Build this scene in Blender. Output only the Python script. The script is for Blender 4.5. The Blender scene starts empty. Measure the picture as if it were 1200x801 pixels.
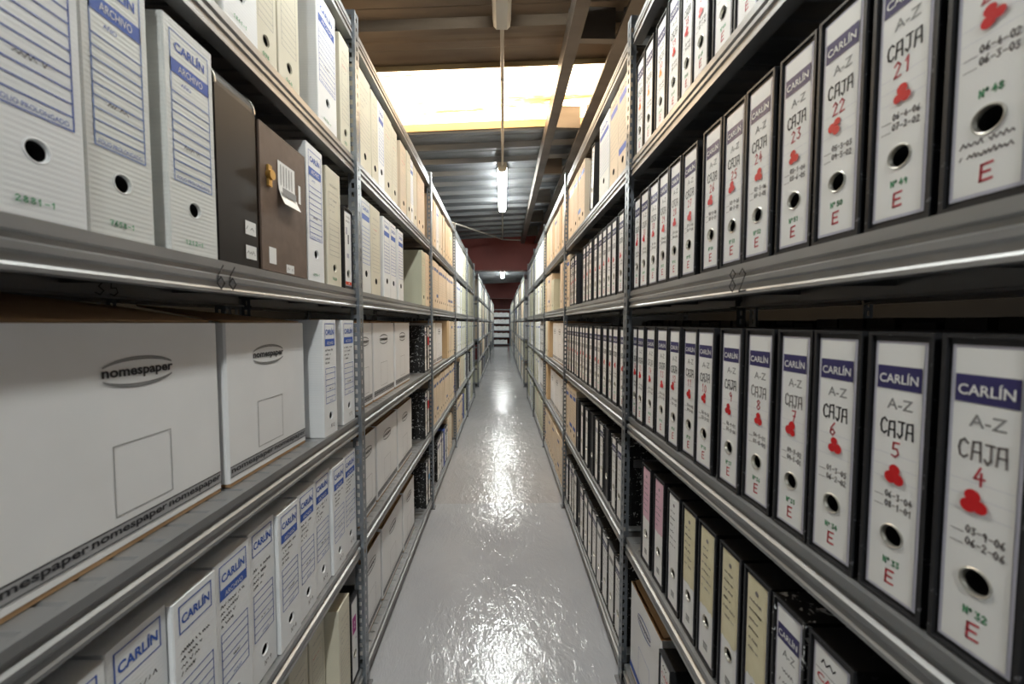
import bpy, math, random
from mathutils import Vector, Matrix

R = random.Random(7)
PI = math.pi
sc = bpy.context.scene
COL = sc.collection
EYE = 1.48
LEFT, RIGHT = 0.560, 0.494            # distance of the two shelf fronts from the camera line
FLOOR_SHELF = 0.10
LEVELS = [0.10, 0.628, 1.114, 1.605, 2.105, 2.592]
BAY, BAY0 = 1.55, -0.01
DEPTH = 0.45

# ------------------------------------------------------------------ materials
MATS = {}


def mat(name, col, rough=0.7, metal=0.0, spec=0.4, emit=None, strength=0.0, extra=None):
    if name in MATS:
        return MATS[name]
    m = bpy.data.materials.new(name)
    m.use_nodes = True
    nt = m.node_tree
    b = nt.nodes['Principled BSDF']
    b.inputs['Base Color'].default_value = (*col, 1)
    b.inputs['Roughness'].default_value = rough
    b.inputs['Metallic'].default_value = metal
    b.inputs['Specular IOR Level'].default_value = spec
    if emit:
        b.inputs['Emission Color'].default_value = (*emit, 1)
        b.inputs['Emission Strength'].default_value = strength
    if extra:
        extra(nt, b)
    MATS[name] = m
    return m


def N(nt, kind, **kw):
    n = nt.nodes.new(kind)
    for k, v in kw.items():
        if k in n.inputs:
            n.inputs[k].default_value = v
        else:
            setattr(n, k, v)
    return n


def coords(nt, scale=(1, 1, 1), kind='Object'):
    tc = nt.nodes.new('ShaderNodeTexCoord')
    mp = nt.nodes.new('ShaderNodeMapping')
    mp.inputs['Scale'].default_value = scale
    nt.links.new(tc.outputs[kind], mp.inputs['Vector'])
    return mp.outputs['Vector']


def ramp(nt, src, stops):
    r = nt.nodes.new('ShaderNodeValToRGB')
    e = r.color_ramp.elements
    while len(e) < len(stops):
        e.new(0.5)
    for i, (p, c) in enumerate(stops):
        e[i].position = p
        e[i].color = (*c, 1)
    nt.links.new(src, r.inputs['Fac'])
    return r.outputs['Color']


def mottled(a, b, scale=(6, 6, 6), detail=4, nscale=1.0, lo=0.35, hi=0.65, bump=0.0, ribs=0.0):
    def f(nt, bs):
        n = N(nt, 'ShaderNodeTexNoise', Scale=nscale, Detail=detail)
        nt.links.new(coords(nt, scale), n.inputs['Vector'])
        nt.links.new(ramp(nt, n.outputs['Fac'], [(lo, a), (hi, b)]), bs.inputs['Base Color'])
        last = None
        if bump:
            bp = N(nt, 'ShaderNodeBump', Strength=bump, Distance=0.002)
            nt.links.new(n.outputs['Fac'], bp.inputs['Height'])
            last = bp
        if ribs:
            w = N(nt, 'ShaderNodeTexWave', Scale=42.0, wave_type='BANDS', bands_direction='Z')
            nt.links.new(coords(nt), w.inputs['Vector'])
            bp = N(nt, 'ShaderNodeBump', Strength=ribs, Distance=0.0012)
            nt.links.new(w.outputs['Fac'], bp.inputs['Height'])
            if last:
                nt.links.new(last.outputs['Normal'], bp.inputs['Normal'])
            last = bp
        if last:
            nt.links.new(last.outputs['Normal'], bs.inputs['Normal'])
    return f


def speckled(base, speck, scale, thr):
    def f(nt, bs):
        n = N(nt, 'ShaderNodeTexNoise', Scale=scale, Detail=3.0, Roughness=0.6, Distortion=1.2)
        nt.links.new(coords(nt), n.inputs['Vector'])
        nt.links.new(ramp(nt, n.outputs['Fac'], [(thr, base), (thr + 0.05, speck)]), bs.inputs['Base Color'])
    return f


WHITE = mat('white_board', (.78, .79, .80), .6, extra=mottled((.76, .775, .79), (.82, .825, .83), (3, 3, 9), ribs=.12))
WHITE2 = mat('greyed_white_board', (.70, .71, .69), .6, extra=mottled((.68, .69, .67), (.74, .75, .73), (3, 3, 12), ribs=.2))
CREAM = mat('cream_board', (.68, .64, .52), .7, extra=mottled((.645, .605, .49), (.71, .67, .55), (4, 4, 4), ribs=.08))
GREEN_CREAM = mat('greenish_board', (.60, .59, .45), .7, extra=mottled((.56, .56, .43), (.63, .62, .48), (4, 4, 4)))
PEACH = mat('buff_board', (.70, .58, .44), .7, extra=mottled((.66, .545, .41), (.73, .61, .47), (4, 4, 4)))
TAN = mat('tan_board', (.58, .42, .25), .7, extra=mottled((.54, .385, .22), (.62, .455, .28), (5, 5, 5)))
KRAFT = mat('raw_kraft', (.36, .22, .11), .8, extra=mottled((.33, .20, .10), (.40, .25, .13), (9, 9, 9)))
BOXWHITE = mat('white_carton', (.76, .76, .765), .55, extra=mottled((.735, .735, .74), (.785, .785, .79), (5, 5, 5), bump=.05))
BROWN = mat('brown_pressboard', (.14, .095, .07), .6, extra=mottled((.125, .085, .062), (.155, .105, .08), (30, 30, 30)))
BLACKPLASTIC = mat('black_plastic', (.014, .012, .011), .42, spec=.25)
BLACK = mat('black_cloth_board', (.018, .018, .020), .45, extra=speckled((.016, .016, .018), (.13, .13, .14), 70, .66))
MARBLE = mat('black_marbled_paper', (.02, .02, .02), .4, extra=speckled((.014, .014, .015), (.62, .62, .62), 55, .60))
DARKRED = mat('dark_red_board', (.09, .012, .016), .5, extra=mottled((.08, .01, .014), (.11, .016, .02)))
BLUEBOARD = mat('blue_board', (.02, .06, .30), .45, extra=mottled((.018, .055, .27), (.025, .07, .33)))
PAPER = mat('white_label_paper', (.80, .80, .79), .5)
POCKET = mat('clear_label_pocket', (.56, .56, .66), .25)
PINK = mat('pink_paper', (.70, .45, .54), .6)
YELLOW = mat('yellowed_paper', (.70, .64, .43), .7, extra=mottled((.68, .62, .41), (.73, .67, .47), (20, 20, 20)))
BLUE = mat('blue_print', (.035, .10, .42), .5)
PALEBLUE = mat('pale_blue_print', (.12, .22, .52), .5)
NAVY = mat('navy_print', (.035, .03, .125), .4)
GREYPRINT = mat('grey_print', (.28, .28, .28), .6)
LINE = mat('thin_grey_print', (.36, .34, .31), .6)
INK = mat('black_ink', (.02, .02, .025), .5)
FADED = mat('faded_ink', (.22, .20, .20), .6)
RED = mat('red_marker', (.56, .06, .08), .5)
BRIGHTRED = mat('red_paint', (.60, .012, .016), .35)
ORANGE = mat('orange_paint', (.80, .22, .03), .4)
GREEN = mat('green_marker', (.09, .36, .17), .6)
MAGENTA = mat('magenta_print', (.42, .03, .25), .5)
ORANGERED = mat('orange_red_print', (.68, .07, .02), .5)
CHROME = mat('nickel_ring', (.55, .53, .48), .38, .9)
BRASS = mat('brass', (.66, .42, .12), .3, 1.0)
HOLEBLACK = mat('black_lining_hole_shade', (.012, .012, .014), .8)  # black lining of binders; on archive boxes it paints the hole's shade


def galv(nt, b, lo=(.25, .255, .26), hi=(.36, .365, .37)):
    n = N(nt, 'ShaderNodeTexNoise', Scale=1.0, Detail=5.0)
    nt.links.new(coords(nt, (3, 3, 14)), n.inputs['Vector'])
    nt.links.new(ramp(nt, n.outputs['Fac'], [(.3, lo), (.7, hi)]), b.inputs['Base Color'])


STEEL = mat('galvanised_steel', (.46, .47, .48), .42, .7, extra=galv)
POSTSTEEL = mat('galvanised_upright', (.25, .27, .3), .38, .7, extra=lambda nt, b: galv(nt, b, (.21, .23, .255), (.30, .325, .355)))
DARKSTEEL = mat('dull_steel', (.16, .16, .17), .5, .6, extra=mottled((.13, .13, .14), (.19, .19, .2)))


def ceil_nodes(nt, b, lo=(.17, .18, .19), hi=(.31, .325, .34)):
    n = N(nt, 'ShaderNodeTexNoise', Scale=1.0, Detail=6.0)
    nt.links.new(coords(nt, (1.2, 6, 6)), n.inputs['Vector'])
    nt.links.new(ramp(nt, n.outputs['Fac'], [(.3, lo), (.7, hi)]), b.inputs['Base Color'])
    n2 = N(nt, 'ShaderNodeTexNoise', Scale=260.0, Detail=2.0)
    nt.links.new(coords(nt), n2.inputs['Vector'])
    bp = N(nt, 'ShaderNodeBump', Strength=.25, Distance=.002)
    nt.links.new(n2.outputs['Fac'], bp.inputs['Height'])
    nt.links.new(bp.outputs['Normal'], b.inputs['Normal'])


DECK = mat('galvanised_roof_deck', (.4, .4, .4), .42, .8, extra=ceil_nodes)
WARMDECK = mat('warm_bounce_roof_deck', (.3, .25, .2), .5, .7, extra=lambda nt, b: ceil_nodes(nt, b, (.13, .10, .072), (.24, .188, .138)))  # warm bounce light tinted into the near deck's grey metal
PURLIN = mat('galvanised_purlin', (.26, .22, .18), .45, .7, extra=lambda nt, b: ceil_nodes(nt, b, (.13, .11, .09), (.21, .185, .16)))  # brownish cast of warm reflected light put into the colour


def sky_nodes(nt, b):
    n = N(nt, 'ShaderNodeTexNoise', Scale=1.0, Detail=7.0, Roughness=.65)
    nt.links.new(coords(nt, (.9, 7, 1)), n.inputs['Vector'])
    c = ramp(nt, n.outputs['Fac'], [(.52, (1, .76, .50)), (.585, (.40, .19, .055)), (.66, (.09, .032, .006))])
    nt.links.new(c, b.inputs['Emission Color'])
    b.inputs['Base Color'].default_value = (.7, .65, .5, 1)


SKYLIGHT = mat('translucent_roof_sheet', (.7, .65, .5), .5, emit=(1, .76, .5), strength=4.8, extra=sky_nodes)
TUBE = mat('lit_tube_cover', (.9, .9, .9), .4, emit=(.96, 1.0, .97), strength=62.0)
TUBEDIM = mat('dim_tube_cover', (.9, .9, .9), .4, emit=(.98, 1.0, .95), strength=30.0)  # output turned down to even the light between high and low shelves
TUBEBRIGHT = mat('bright_tube_cover', (.9, .9, .9), .4, emit=(.96, 1.0, .97), strength=95.0)  # output turned up so more light reaches the lower shelves
LAMPWHITE = mat('lamp_housing', (.62, .60, .54), .35)
CONDUIT = mat('pale_conduit', (.50, .46, .40), .45)
REDPAINT = mat('oxide_red_paint', (.24, .048, .038), .5, extra=mottled((.22, .043, .034), (.265, .054, .043), (2, 2, 2)))
WALLSHADE = mat('shade_dark_wall', (.035, .035, .035), .8, extra=mottled((.03, .03, .03), (.042, .042, .042), (1, 1, 1)))  # near black stands in for the unlit depth of the next aisles
ORANGEPL = mat('orange_plastic', (.72, .20, .02), .4)


def floor_nodes(nt, b):
    L = nt.links
    v = coords(nt)
    sep = N(nt, 'ShaderNodeSeparateXYZ')
    L.new(v, sep.inputs[0])
    n = N(nt, 'ShaderNodeTexNoise', Scale=1.6, Detail=6.0)
    L.new(v, n.inputs['Vector'])
    near = ramp(nt, n.outputs['Fac'], [(.3, (.30, .31, .335)), (.7, (.355, .365, .39))])
    far = ramp(nt, n.outputs['Fac'], [(.3, (.285, .28, .29)), (.7, (.335, .33, .335))])
    st = N(nt, 'ShaderNodeMath', operation='GREATER_THAN')
    st.inputs[1].default_value = 3.16
    L.new(sep.outputs['Y'], st.inputs[0])
    mx = N(nt, 'ShaderNodeMix', data_type='RGBA')
    L.new(st.outputs[0], mx.inputs[0])
    L.new(near, mx.inputs[6])
    L.new(far, mx.inputs[7])
    L.new(mx.outputs[2], b.inputs['Base Color'])
    # trowel streaks of the thick paint
    s1 = N(nt, 'ShaderNodeTexNoise', Scale=1.0, Detail=4.0, Distortion=1.6)
    L.new(coords(nt, (7, 4, 1)), s1.inputs['Vector'])
    s2 = N(nt, 'ShaderNodeTexNoise', Scale=1.0, Detail=3.0, Distortion=2.5)
    L.new(coords(nt, (34, 13, 1)), s2.inputs['Vector'])
    a = N(nt, 'ShaderNodeMath', operation='MULTIPLY_ADD')
    a.inputs[1].default_value = .3
    L.new(s2.outputs['Fac'], a.inputs[0])
    L.new(s1.outputs['Fac'], a.inputs[2])
    bp = N(nt, 'ShaderNodeBump', Strength=.42, Distance=.012)
    L.new(a.outputs[0], bp.inputs['Height'])
    L.new(bp.outputs['Normal'], b.inputs['Normal'])


FLOOR = mat('grey_floor_paint', (.42, .43, .45), .07, spec=.5, extra=floor_nodes)


# ------------------------------------------------------------------ mesh builder
class MB:
    def __init__(self):
        self.v, self.f, self.m, self.mats = [], [], [], []

    def mi(self, m):
        if m not in self.mats:
            self.mats.append(m)
        return self.mats.index(m)

    def add(self, vs, fs, m):
        o = len(self.v)
        self.v.extend(vs)
        k = self.mi(m)
        for f in fs:
            self.f.append(tuple(o + i for i in f))
            self.m.append(k)

    def box(self, x0, x1, y0, y1, z0, z1, m, skip=''):
        vs = [(x, y, z) for x in (x0, x1) for y in (y0, y1) for z in (z0, z1)]
        fs = {'l': (0, 1, 3, 2), 'r': (4, 6, 7, 5), 'f': (0, 4, 5, 1), 'b': (2, 3, 7, 6), 'd': (0, 2, 6, 4), 'u': (1, 5, 7, 3)}
        self.add(vs, [f for k, f in fs.items() if k not in skip], m)

    def quad(self, a, b, c, d, m):
        self.add([a, b, c, d], [(0, 1, 2, 3)], m)

    def extrude(self, prof, y0, y1, m, cap=True, close=True):
        """prof: (x, z) outline, swept along Y."""
        n = len(prof)
        vs = [(x, y0, z) for x, z in prof] + [(x, y1, z) for x, z in prof]
        fs = [(i, (i + 1) % n, n + (i + 1) % n, n + i) for i in range(n if close else n - 1)]
        if cap and close:
            fs += [tuple(range(n))[::-1], tuple(range(n, 2 * n))]
        self.add(vs, fs, m)

    def tube(self, pts, r, m, seg=10):
        pts = [Vector(p) for p in pts]
        rings = []
        for i, p in enumerate(pts):
            t = (pts[min(i + 1, len(pts) - 1)] - pts[max(i - 1, 0)]).normalized()
            u = t.cross(Vector((0, 0, 1)))
            u = u.normalized() if u.length > 1e-4 else Vector((1, 0, 0))
            w = t.cross(u)
            rings.append([tuple(p + r * (math.cos(a) * u + math.sin(a) * w)) for a in [2 * PI * k / seg for k in range(seg)]])
        vs = [v for q in rings for v in q]
        fs = [(i * seg + k, i * seg + (k + 1) % seg, (i + 1) * seg + (k + 1) % seg, (i + 1) * seg + k) for i in range(len(pts) - 1) for k in range(seg)]
        fs += [tuple(range(seg)), tuple(range(len(vs) - seg, len(vs)))]
        self.add(vs, fs, m)

    def build(self, name, parent=None):
        me = bpy.data.meshes.new(name)
        me.from_pydata([tuple(v) for v in self.v], [], self.f)
        for m in self.mats:
            me.materials.append(m)
        me.polygons.foreach_set('material_index', self.m)
        me.update()
        return link(name, me, parent)


def link(name, data, parent=None):
    o = bpy.data.objects.new(name, data)
    COL.objects.link(o)
    if parent is not None:
        o.parent = parent
    return o


def tag(o, label=None, cat=None, group=None, kind=None):
    for k, v in (('label', label), ('category', cat), ('group', group), ('kind', kind)):
        if v:
            o[k] = v
    return o


# ------------------------------------------------------------------ lettering
_TEXT = {}


def text_shape(s, bold=0.0, res=3):
    key = (s, bold)
    if key not in _TEXT:
        c = bpy.data.curves.new('lettering', 'FONT')
        c.body = s
        c.size = 1.0
        c.resolution_u = res
        c.offset = bold
        o = bpy.data.objects.new('lettering', c)
        COL.objects.link(o)
        dg = bpy.context.evaluated_depsgraph_get()
        dg.update()
        me = bpy.data.meshes.new_from_object(o.evaluated_get(dg))
        vs = [(v.co.x, v.co.y) for v in me.vertices]
        fs = [tuple(p.vertices) for p in me.polygons]
        bpy.data.objects.remove(o)
        bpy.data.curves.remove(c)
        bpy.data.meshes.remove(me)
        x0, x1 = min(v[0] for v in vs), max(v[0] for v in vs)
        y0, y1 = min(v[1] for v in vs), max(v[1] for v in vs)
        _TEXT[key] = ([((x - x0) / (x1 - x0), (y - y0) / (y1 - y0)) for x, y in vs], fs, (x1 - x0) / (y1 - y0))
    return _TEXT[key]


G = {
    'C': [[(.95, .82), (.6, 1), (.2, .85), (.05, .5), (.2, .12), (.6, 0), (.95, .15)]],
    'A': [[(.02, 0), (.15, .95), (.85, 1), (.95, 0)], [(.1, .45), (.9, .45)]],
    'J': [[(.2, 1), (1, 1)], [(.7, 1), (.7, .2), (.4, 0), (.1, .2)]],
    'E': [[(.9, 1), (.15, .95), (.1, 0), (.9, .05)], [(.12, .5), (.75, .52)]],
    'N': [[(.1, 0), (.1, 1), (.85, 0), (.85, 1)]],
    'o': [[(.3, .6), (.1, .8), (.3, 1), (.5, .8), (.3, .6)]],
    '-': [[(.15, .5), (.85, .5)]],
    '0': [[(.5, 1), (.12, .7), (.12, .3), (.5, 0), (.88, .3), (.88, .7), (.5, 1)]],
    '1': [[(.25, .75), (.55, 1), (.5, 0)]],
    '2': [[(.1, .8), (.45, 1), (.85, .75), (.1, 0), (.9, .03)]],
    '3': [[(.1, .95), (.8, .95), (.4, .58), (.85, .3), (.5, 0), (.1, .12)]],
    '4': [[(.55, 1), (.1, .35), (.9, .4)], [(.65, .7), (.62, 0)]],
    '5': [[(.9, 1), (.25, .97), (.2, .55), (.7, .58), (.85, .25), (.5, 0), (.1, .1)]],
    '6': [[(.75, 1), (.25, .6), (.12, .2), (.5, 0), (.85, .25), (.5, .5), (.15, .3)]],
    '7': [[(.1, .98), (.9, 1), (.4, 0)], [(.3, .5), (.8, .5)]],
    '8': [[(.5, .55), (.15, .8), (.5, 1), (.85, .8), (.5, .55), (.1, .25), (.5, 0), (.9, .25), (.5, .55)]],
    '9': [[(.85, .75), (.5, .5), (.15, .75), (.5, 1), (.85, .75), (.7, 0)]],
}


class Sheet:
    """Printing on a plane x = const of a mesh; u runs along +y, v along z."""

    def __init__(self, mb, x):
        self.mb, self.x = mb, x

    def poly(self, pts, m, lift=0.0):
        self.mb.add([(self.x + lift, u, v) for u, v in pts], [tuple(range(len(pts)))], m)

    def rect(self, u0, v0, u1, v1, m, lift=0.0):
        self.poly([(u0, v0), (u1, v0), (u1, v1), (u0, v1)], m, lift)

    def frame(self, u0, v0, u1, v1, t, m, lift=0.0):
        self.rect(u0, v0, u1, v0 + t, m, lift)
        self.rect(u0, v1 - t, u1, v1, m, lift)
        self.rect(u0, v0 + t, u0 + t, v1 - t, m, lift)
        self.rect(u1 - t, v0 + t, u1, v1 - t, m, lift)

    def text(self, s, uc, vc, w, h, m, lift=0.0, bold=0.0, shear=0.0):
        vs, fs, asp = text_shape(s, bold)
        self.mb.add([(self.x + lift, uc + (a - .5) * w + shear * (b - .5) * h, vc + (b - .5) * h) for a, b in vs], fs, m)

    def seg(self, a, b, t, m, lift=0.0):
        dx, dy = b[0] - a[0], b[1] - a[1]
        l = math.hypot(dx, dy) or 1e-6
        ux, uy = dx / l * t * .5, dy / l * t * .5
        self.poly([(a[0] - ux + uy, a[1] - uy - ux), (b[0] + ux + uy, b[1] + uy - ux), (b[0] + ux - uy, b[1] + uy + ux), (a[0] - ux - uy, a[1] - uy + ux)], m, lift)

    def line(self, pts, t, m, lift=0.0):
        for a, b in zip(pts, pts[1:]):
            self.seg(a, b, t, m, lift)

    def hand(self, s, uc, vc, w, h, t, m, lift=0.0, rnd=R, slope=0.0):
        n = len(s)
        cw = w / n
        for i, ch in enumerate(s):
            u0 = uc - w / 2 + cw * (i + .1) + rnd.uniform(-.04, .04) * cw
            v0 = vc - h / 2 + rnd.uniform(-.06, .06) * h + slope * (i - n / 2) * cw
            for st in G.get(ch, []):
                self.line([(u0 + a * cw * .78, v0 + b * h) for a, b in st], t, m, lift)

    def scribble(self, u0, u1, v, h, t, m, lift=0.0, rnd=R):
        u, pts = u0, []
        up = 0
        while u < u1:
            pts.append((u, v + (h * rnd.uniform(.4, 1) if up else -h * rnd.uniform(0, .3))))
            up ^= 1
            u += h * rnd.uniform(.3, .75)
            if rnd.random() < .12:
                self.line(pts, t, m, lift)
                pts = []
                u += h * .7
        self.line(pts, t, m, lift)

    def disc(self, uc, vc, r, m, lift=0.0, seg=14, sy=1.0):
        self.poly([(uc + r * math.cos(2 * PI * k / seg), vc + sy * r * math.sin(2 * PI * k / seg)) for k in range(seg)], m, lift)

    def holed(self, u0, v0, u1, v1, cu, cv, r, m, seg=24, lift=0.0):
        """a rectangle with a round hole."""
        s = r * 1.35
        x = self.x + lift
        for a, b, c, d in ((u0, v0, u1, cv - s), (u0, cv + s, u1, v1), (u0, cv - s, cu - s, cv + s), (cu + s, cv - s, u1, cv + s)):
            self.rect(a, b, c, d, m, lift)
        inner, outer = [], []
        for k in range(seg):
            a = 2 * PI * (k + .5) / seg
            ca, sa = math.cos(a), math.sin(a)
            q = s / max(abs(ca), abs(sa))
            inner.append((x, cu + r * ca, cv + r * sa))
            outer.append((x, cu + q * ca, cv + q * sa))
        # corners of the square belong to the ring too
        fs = [(k, seg + k, seg + (k + 1) % seg, (k + 1) % seg) for k in range(seg)]
        self.mb.add(inner + outer, fs, m)
        for sa in (-1, 1):
            for sb in (-1, 1):
                near = sorted(outer, key=lambda p: (p[1] - cu - sa * s) ** 2 + (p[2] - cv - sb * s) ** 2)[:2]
                self.mb.add([near[0], (x, cu + sa * s, cv + sb * s), near[1]], [(0, 1, 2)], m)

    def well(self, cu, cv, r, depth, m, seg=24):
        a = [(self.x, cu + r * math.cos(2 * PI * (k + .5) / seg), cv + r * math.sin(2 * PI * (k + .5) / seg)) for k in range(seg)]
        b = [(p[0] - depth, p[1], p[2]) for p in a]
        self.mb.add(a + b, [(k, (k + 1) % seg, seg + (k + 1) % seg, seg + k) for k in range(seg)] + [tuple(range(seg, 2 * seg))], m)

    def ring(self, cu, cv, r0, r1, m, bulge=.002, seg=24):
        prof = [(r0 - .001, -.004), (r0, bulge * .6), ((r0 + r1) / 2, bulge), (r1, bulge * .4), (r1, -.0005)]
        vs, n = [], len(prof)
        for k in range(seg):
            a = 2 * PI * k / seg
            vs += [(self.x + dx, cu + r * math.cos(a), cv + r * math.sin(a)) for r, dx in prof]
        fs = [(k * n + i, k * n + i + 1, ((k + 1) % seg) * n + i + 1, ((k + 1) % seg) * n + i) for k in range(seg) for i in range(n - 1)]
        self.mb.add(vs, fs, m)


# ------------------------------------------------------------------ the setting
def slope_z(x):
    return 0.055 * x


def deck_mesh(y0, y1, x0, x1, zc, m, pitch=.34, rib=.045, phase=0.0, solid=True):
    mb = MB()
    ys = [(y0, 0)]
    k = math.ceil((y0 - phase) / pitch)
    while phase + k * pitch + .08 < y1:
        c = phase + k * pitch
        if c - .05 > y0:
            ys += [(c - .05, 0), (c - .025, -rib), (c + .025, -rib), (c + .05, 0)]
            for q in (.3, .36, .62, .68):
                ys.append((c + .05 + q * (pitch - .1), -.006 if q in (.36, .62) else 0))
        k += 1
    ys = [p for p in ys if p[0] < y1] + [(y1, 0)]
    lo = [(x, y, zc + slope_z(x) + dz) for y, dz in ys for x in (x0, x1)]
    n = len(ys)
    mb.add(lo, [(2 * i, 2 * i + 1, 2 * i + 3, 2 * i + 2) for i in range(n - 1)], m)
    if solid:
        hi = [(x, y, zc + slope_z(x) + .05) for y in (y0, y1) for x in (x0, x1)]
        mb.add(hi, [(0, 2, 3, 1)], m)
    return mb


WX, Y_BACK, Y_END = 2.45, -4.2, 27.2
ZC = 3.27
SKY0, SKY1 = 2.80, 3.64
m = MB(); m.box(-WX - .1, WX + .1, Y_BACK - .1, Y_END + .1, -.15, 0, FLOOR)
tag(m.build('floor'), kind='structure')
tag(deck_mesh(Y_BACK, SKY0, -WX, WX, ZC, WARMDECK, phase=2.43 - .34 * 10).build('ceiling'), kind='structure')
tag(deck_mesh(SKY1, Y_END, -WX, WX, ZC, DECK, phase=4.03).build('ceiling'), kind='structure')
w = tag(deck_mesh(SKY0, SKY1, -WX, WX, ZC + .035, SKYLIGHT, pitch=.168, rib=.02, phase=SKY0 + .1, solid=False).build('window_1'), kind='structure')
m = MB()
for y0, y1 in ((SKY0 - .012, SKY0), (SKY1, SKY1 + .05)):
    for x0, x1 in ((-WX, 0), (0, WX)):
        a, b = slope_z(x0), slope_z(x1)
        vs = [(x, y, ZC + s + dz) for x, s in ((x0, a), (x1, b)) for y in (y0, y1) for dz in (-.03, .06)]
        m.add(vs, [(0, 1, 3, 2), (4, 6, 7, 5), (0, 4, 5, 1), (2, 3, 7, 6), (0, 2, 6, 4), (1, 5, 7, 3)], mat('rusty_flashing', (.42, .30, .15), .5, .3))
tag(m.build('trim_1'), kind='structure')
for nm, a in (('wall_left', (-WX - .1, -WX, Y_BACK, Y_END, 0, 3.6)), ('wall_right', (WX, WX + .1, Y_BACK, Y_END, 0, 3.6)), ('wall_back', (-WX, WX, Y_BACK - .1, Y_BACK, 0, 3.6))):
    m = MB(); m.box(*a, WALLSHADE); tag(m.build(nm), kind='structure')
m = MB(); m.box(-WX, WX, Y_END, Y_END + .1, 0, 3.6, REDPAINT); tag(m.build('wall_end'), kind='structure')
for i, y in enumerate((8.12, 17.3)):
    m = MB()
    zs = [(-WX, ZC + slope_z(-WX) - .01), (WX, ZC + slope_z(WX) - .01)]
    vs = [(x, yy, z) for x, zt in zs for yy in (y, y + .16) for z in (2.58, zt)]
    m.add(vs, [(0, 1, 3, 2), (4, 6, 7, 5), (0, 4, 5, 1), (2, 3, 7, 6), (0, 2, 6, 4), (1, 5, 7, 3)], REDPAINT)
    # bottom flange
    m.box(-WX, WX, y - .03, y + .19, 2.56, 2.58, REDPAINT)
    tag(m.build('trim_%d' % (i + 2)), kind='structure')

# roof purlins with their tie plates
for x0, x1, nm in ((.372, .445, 'lipped channel purlin under the roof deck, the one nearer the lamps'), (.645, .725, 'lipped channel purlin under the roof deck, the one above the shelf tops')):
    inner = x1 if x0 < .5 else x0
    s = 1 if x0 < .5 else -1
    web = x0 if x0 < .5 else x1
    zb, zt = 3.10, 3.285 if x0 < .5 else 3.30
    t = .004
    prof = [(web, zb), (inner, zb), (inner, zb + .02), (inner - s * t, zb + .02), (inner - s * t, zb + t), (web + s * t, zb + t), (web + s * t, zt - .06), (web, zt - .06)]
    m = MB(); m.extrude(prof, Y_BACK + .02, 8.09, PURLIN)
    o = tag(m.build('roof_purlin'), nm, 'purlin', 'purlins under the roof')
    for k in range(-6, 6):
        m2 = MB(); m2.box(web + s * .004, web + s * .03, 2.31 + k, 2.33 + k, zt - .06, zt - .02, DARKSTEEL)
        m2.build('roof_clip', o)
pl = ['first from the viewer', 'below the far half of the skylight', 'first beyond the skylight', 'second beyond the skylight', 'third beyond the skylight', 'fourth beyond the skylight']
for k, y in enumerate((2.31, 3.33, 4.34, 5.34, 6.34, 7.34)):
    m = MB()
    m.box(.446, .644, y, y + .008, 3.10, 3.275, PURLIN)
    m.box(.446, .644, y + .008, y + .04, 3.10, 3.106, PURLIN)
    tag(m.build('ceiling_tie_plate'), 'steel tie plate between the two roof purlins, ' + pl[k], 'bracket', 'tie plates of the roof purlins')


# lamps
LZ = 3.15
lamp_where = {.70: 'ceiling lamp showing only its far end at the top edge before the skylight', 4.33: 'long lit tube lamp on the ceiling just beyond the skylight',
              9.2: 'lit tube lamp hidden behind the first red beam', 12.9: 'lit tube lamp seen below the first red beam', 18.6: 'added unseen tube lamp just beyond the second red beam', 22.3: 'added unseen tube lamp above the aisle end, well beyond the second red beam', -2.9: 'lit tube lamp on the ceiling behind the viewer'}  # lamps beyond the second red beam are added to brighten the far end
for y, lab in lamp_where.items():
    root = tag(link('tube_lamp', None), lab, 'lamp', 'tube lamps along the aisle ceiling')
    root.location = (-.005, y, LZ)
    m = MB()
    m.extrude([(-.052, .02), (-.045, .065), (.045, .065), (.052, .02)], 0, 1.58, LAMPWHITE)
    m.build('housing', root)
    m = MB()
    m.extrude([(-.05, .019), (-.046, -.012), (-.03, -.03), (.03, -.03), (.046, -.012), (.05, .019)], .03, 1.55 if y != .7 else 1.36, TUBEDIM if y == .7 else TUBEBRIGHT if y < 0 else TUBE)
    m.build('diffuser', root)
    for a, b in ((0, .029), (1.551 if y != .7 else 1.361, 1.58)):
        m = MB(); m.extrude([(-.051, .019), (-.047, -.014), (-.03, -.032), (.03, -.032), (.047, -.014), (.051, .019)], a, b, LAMPWHITE)
        m.build('end_cap', root)
    for q in (.3, 1.28):
        m = MB(); m.box(-.02, .02, q, q + .03, .065, .073, CONDUIT); m.build('bracket', root)
for (a, b), lab in (((-1.30, .68), 'pale conduit between the lamp behind the viewer and the next'), ((2.30, 4.31), 'pale conduit crossing below the skylight between two lamps'), ((5.93, 8.08), 'pale conduit from the lit lamp on to the red beam')):
    m = MB()
    m.tube([(-.004, a, LZ + .03), (-.002, (a + b) / 2, LZ + .02), (-.004, b, LZ + .03)], .012, CONDUIT, 8)
    o = tag(m.build('lamp_conduit'), lab, 'conduit', 'conduits between the ceiling lamps')
    for q in (.25, .75):
        yy = a + (b - a) * q
        m = MB(); m.box(-.014, .010, yy, yy + .02, LZ + .012, LZ + .06, CONDUIT); m.build('clip', o)
m = MB()
m.tube([(-.80, 6.0, 3.0), (-.004, 7.9, 3.14), (.36, 8.07, 3.16)], .013, CONDUIT, 8)
tag(m.build('ceiling_bracing_rod'), 'thin pale bracing rod slanting below the roof before the red beam', 'rod')


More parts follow.
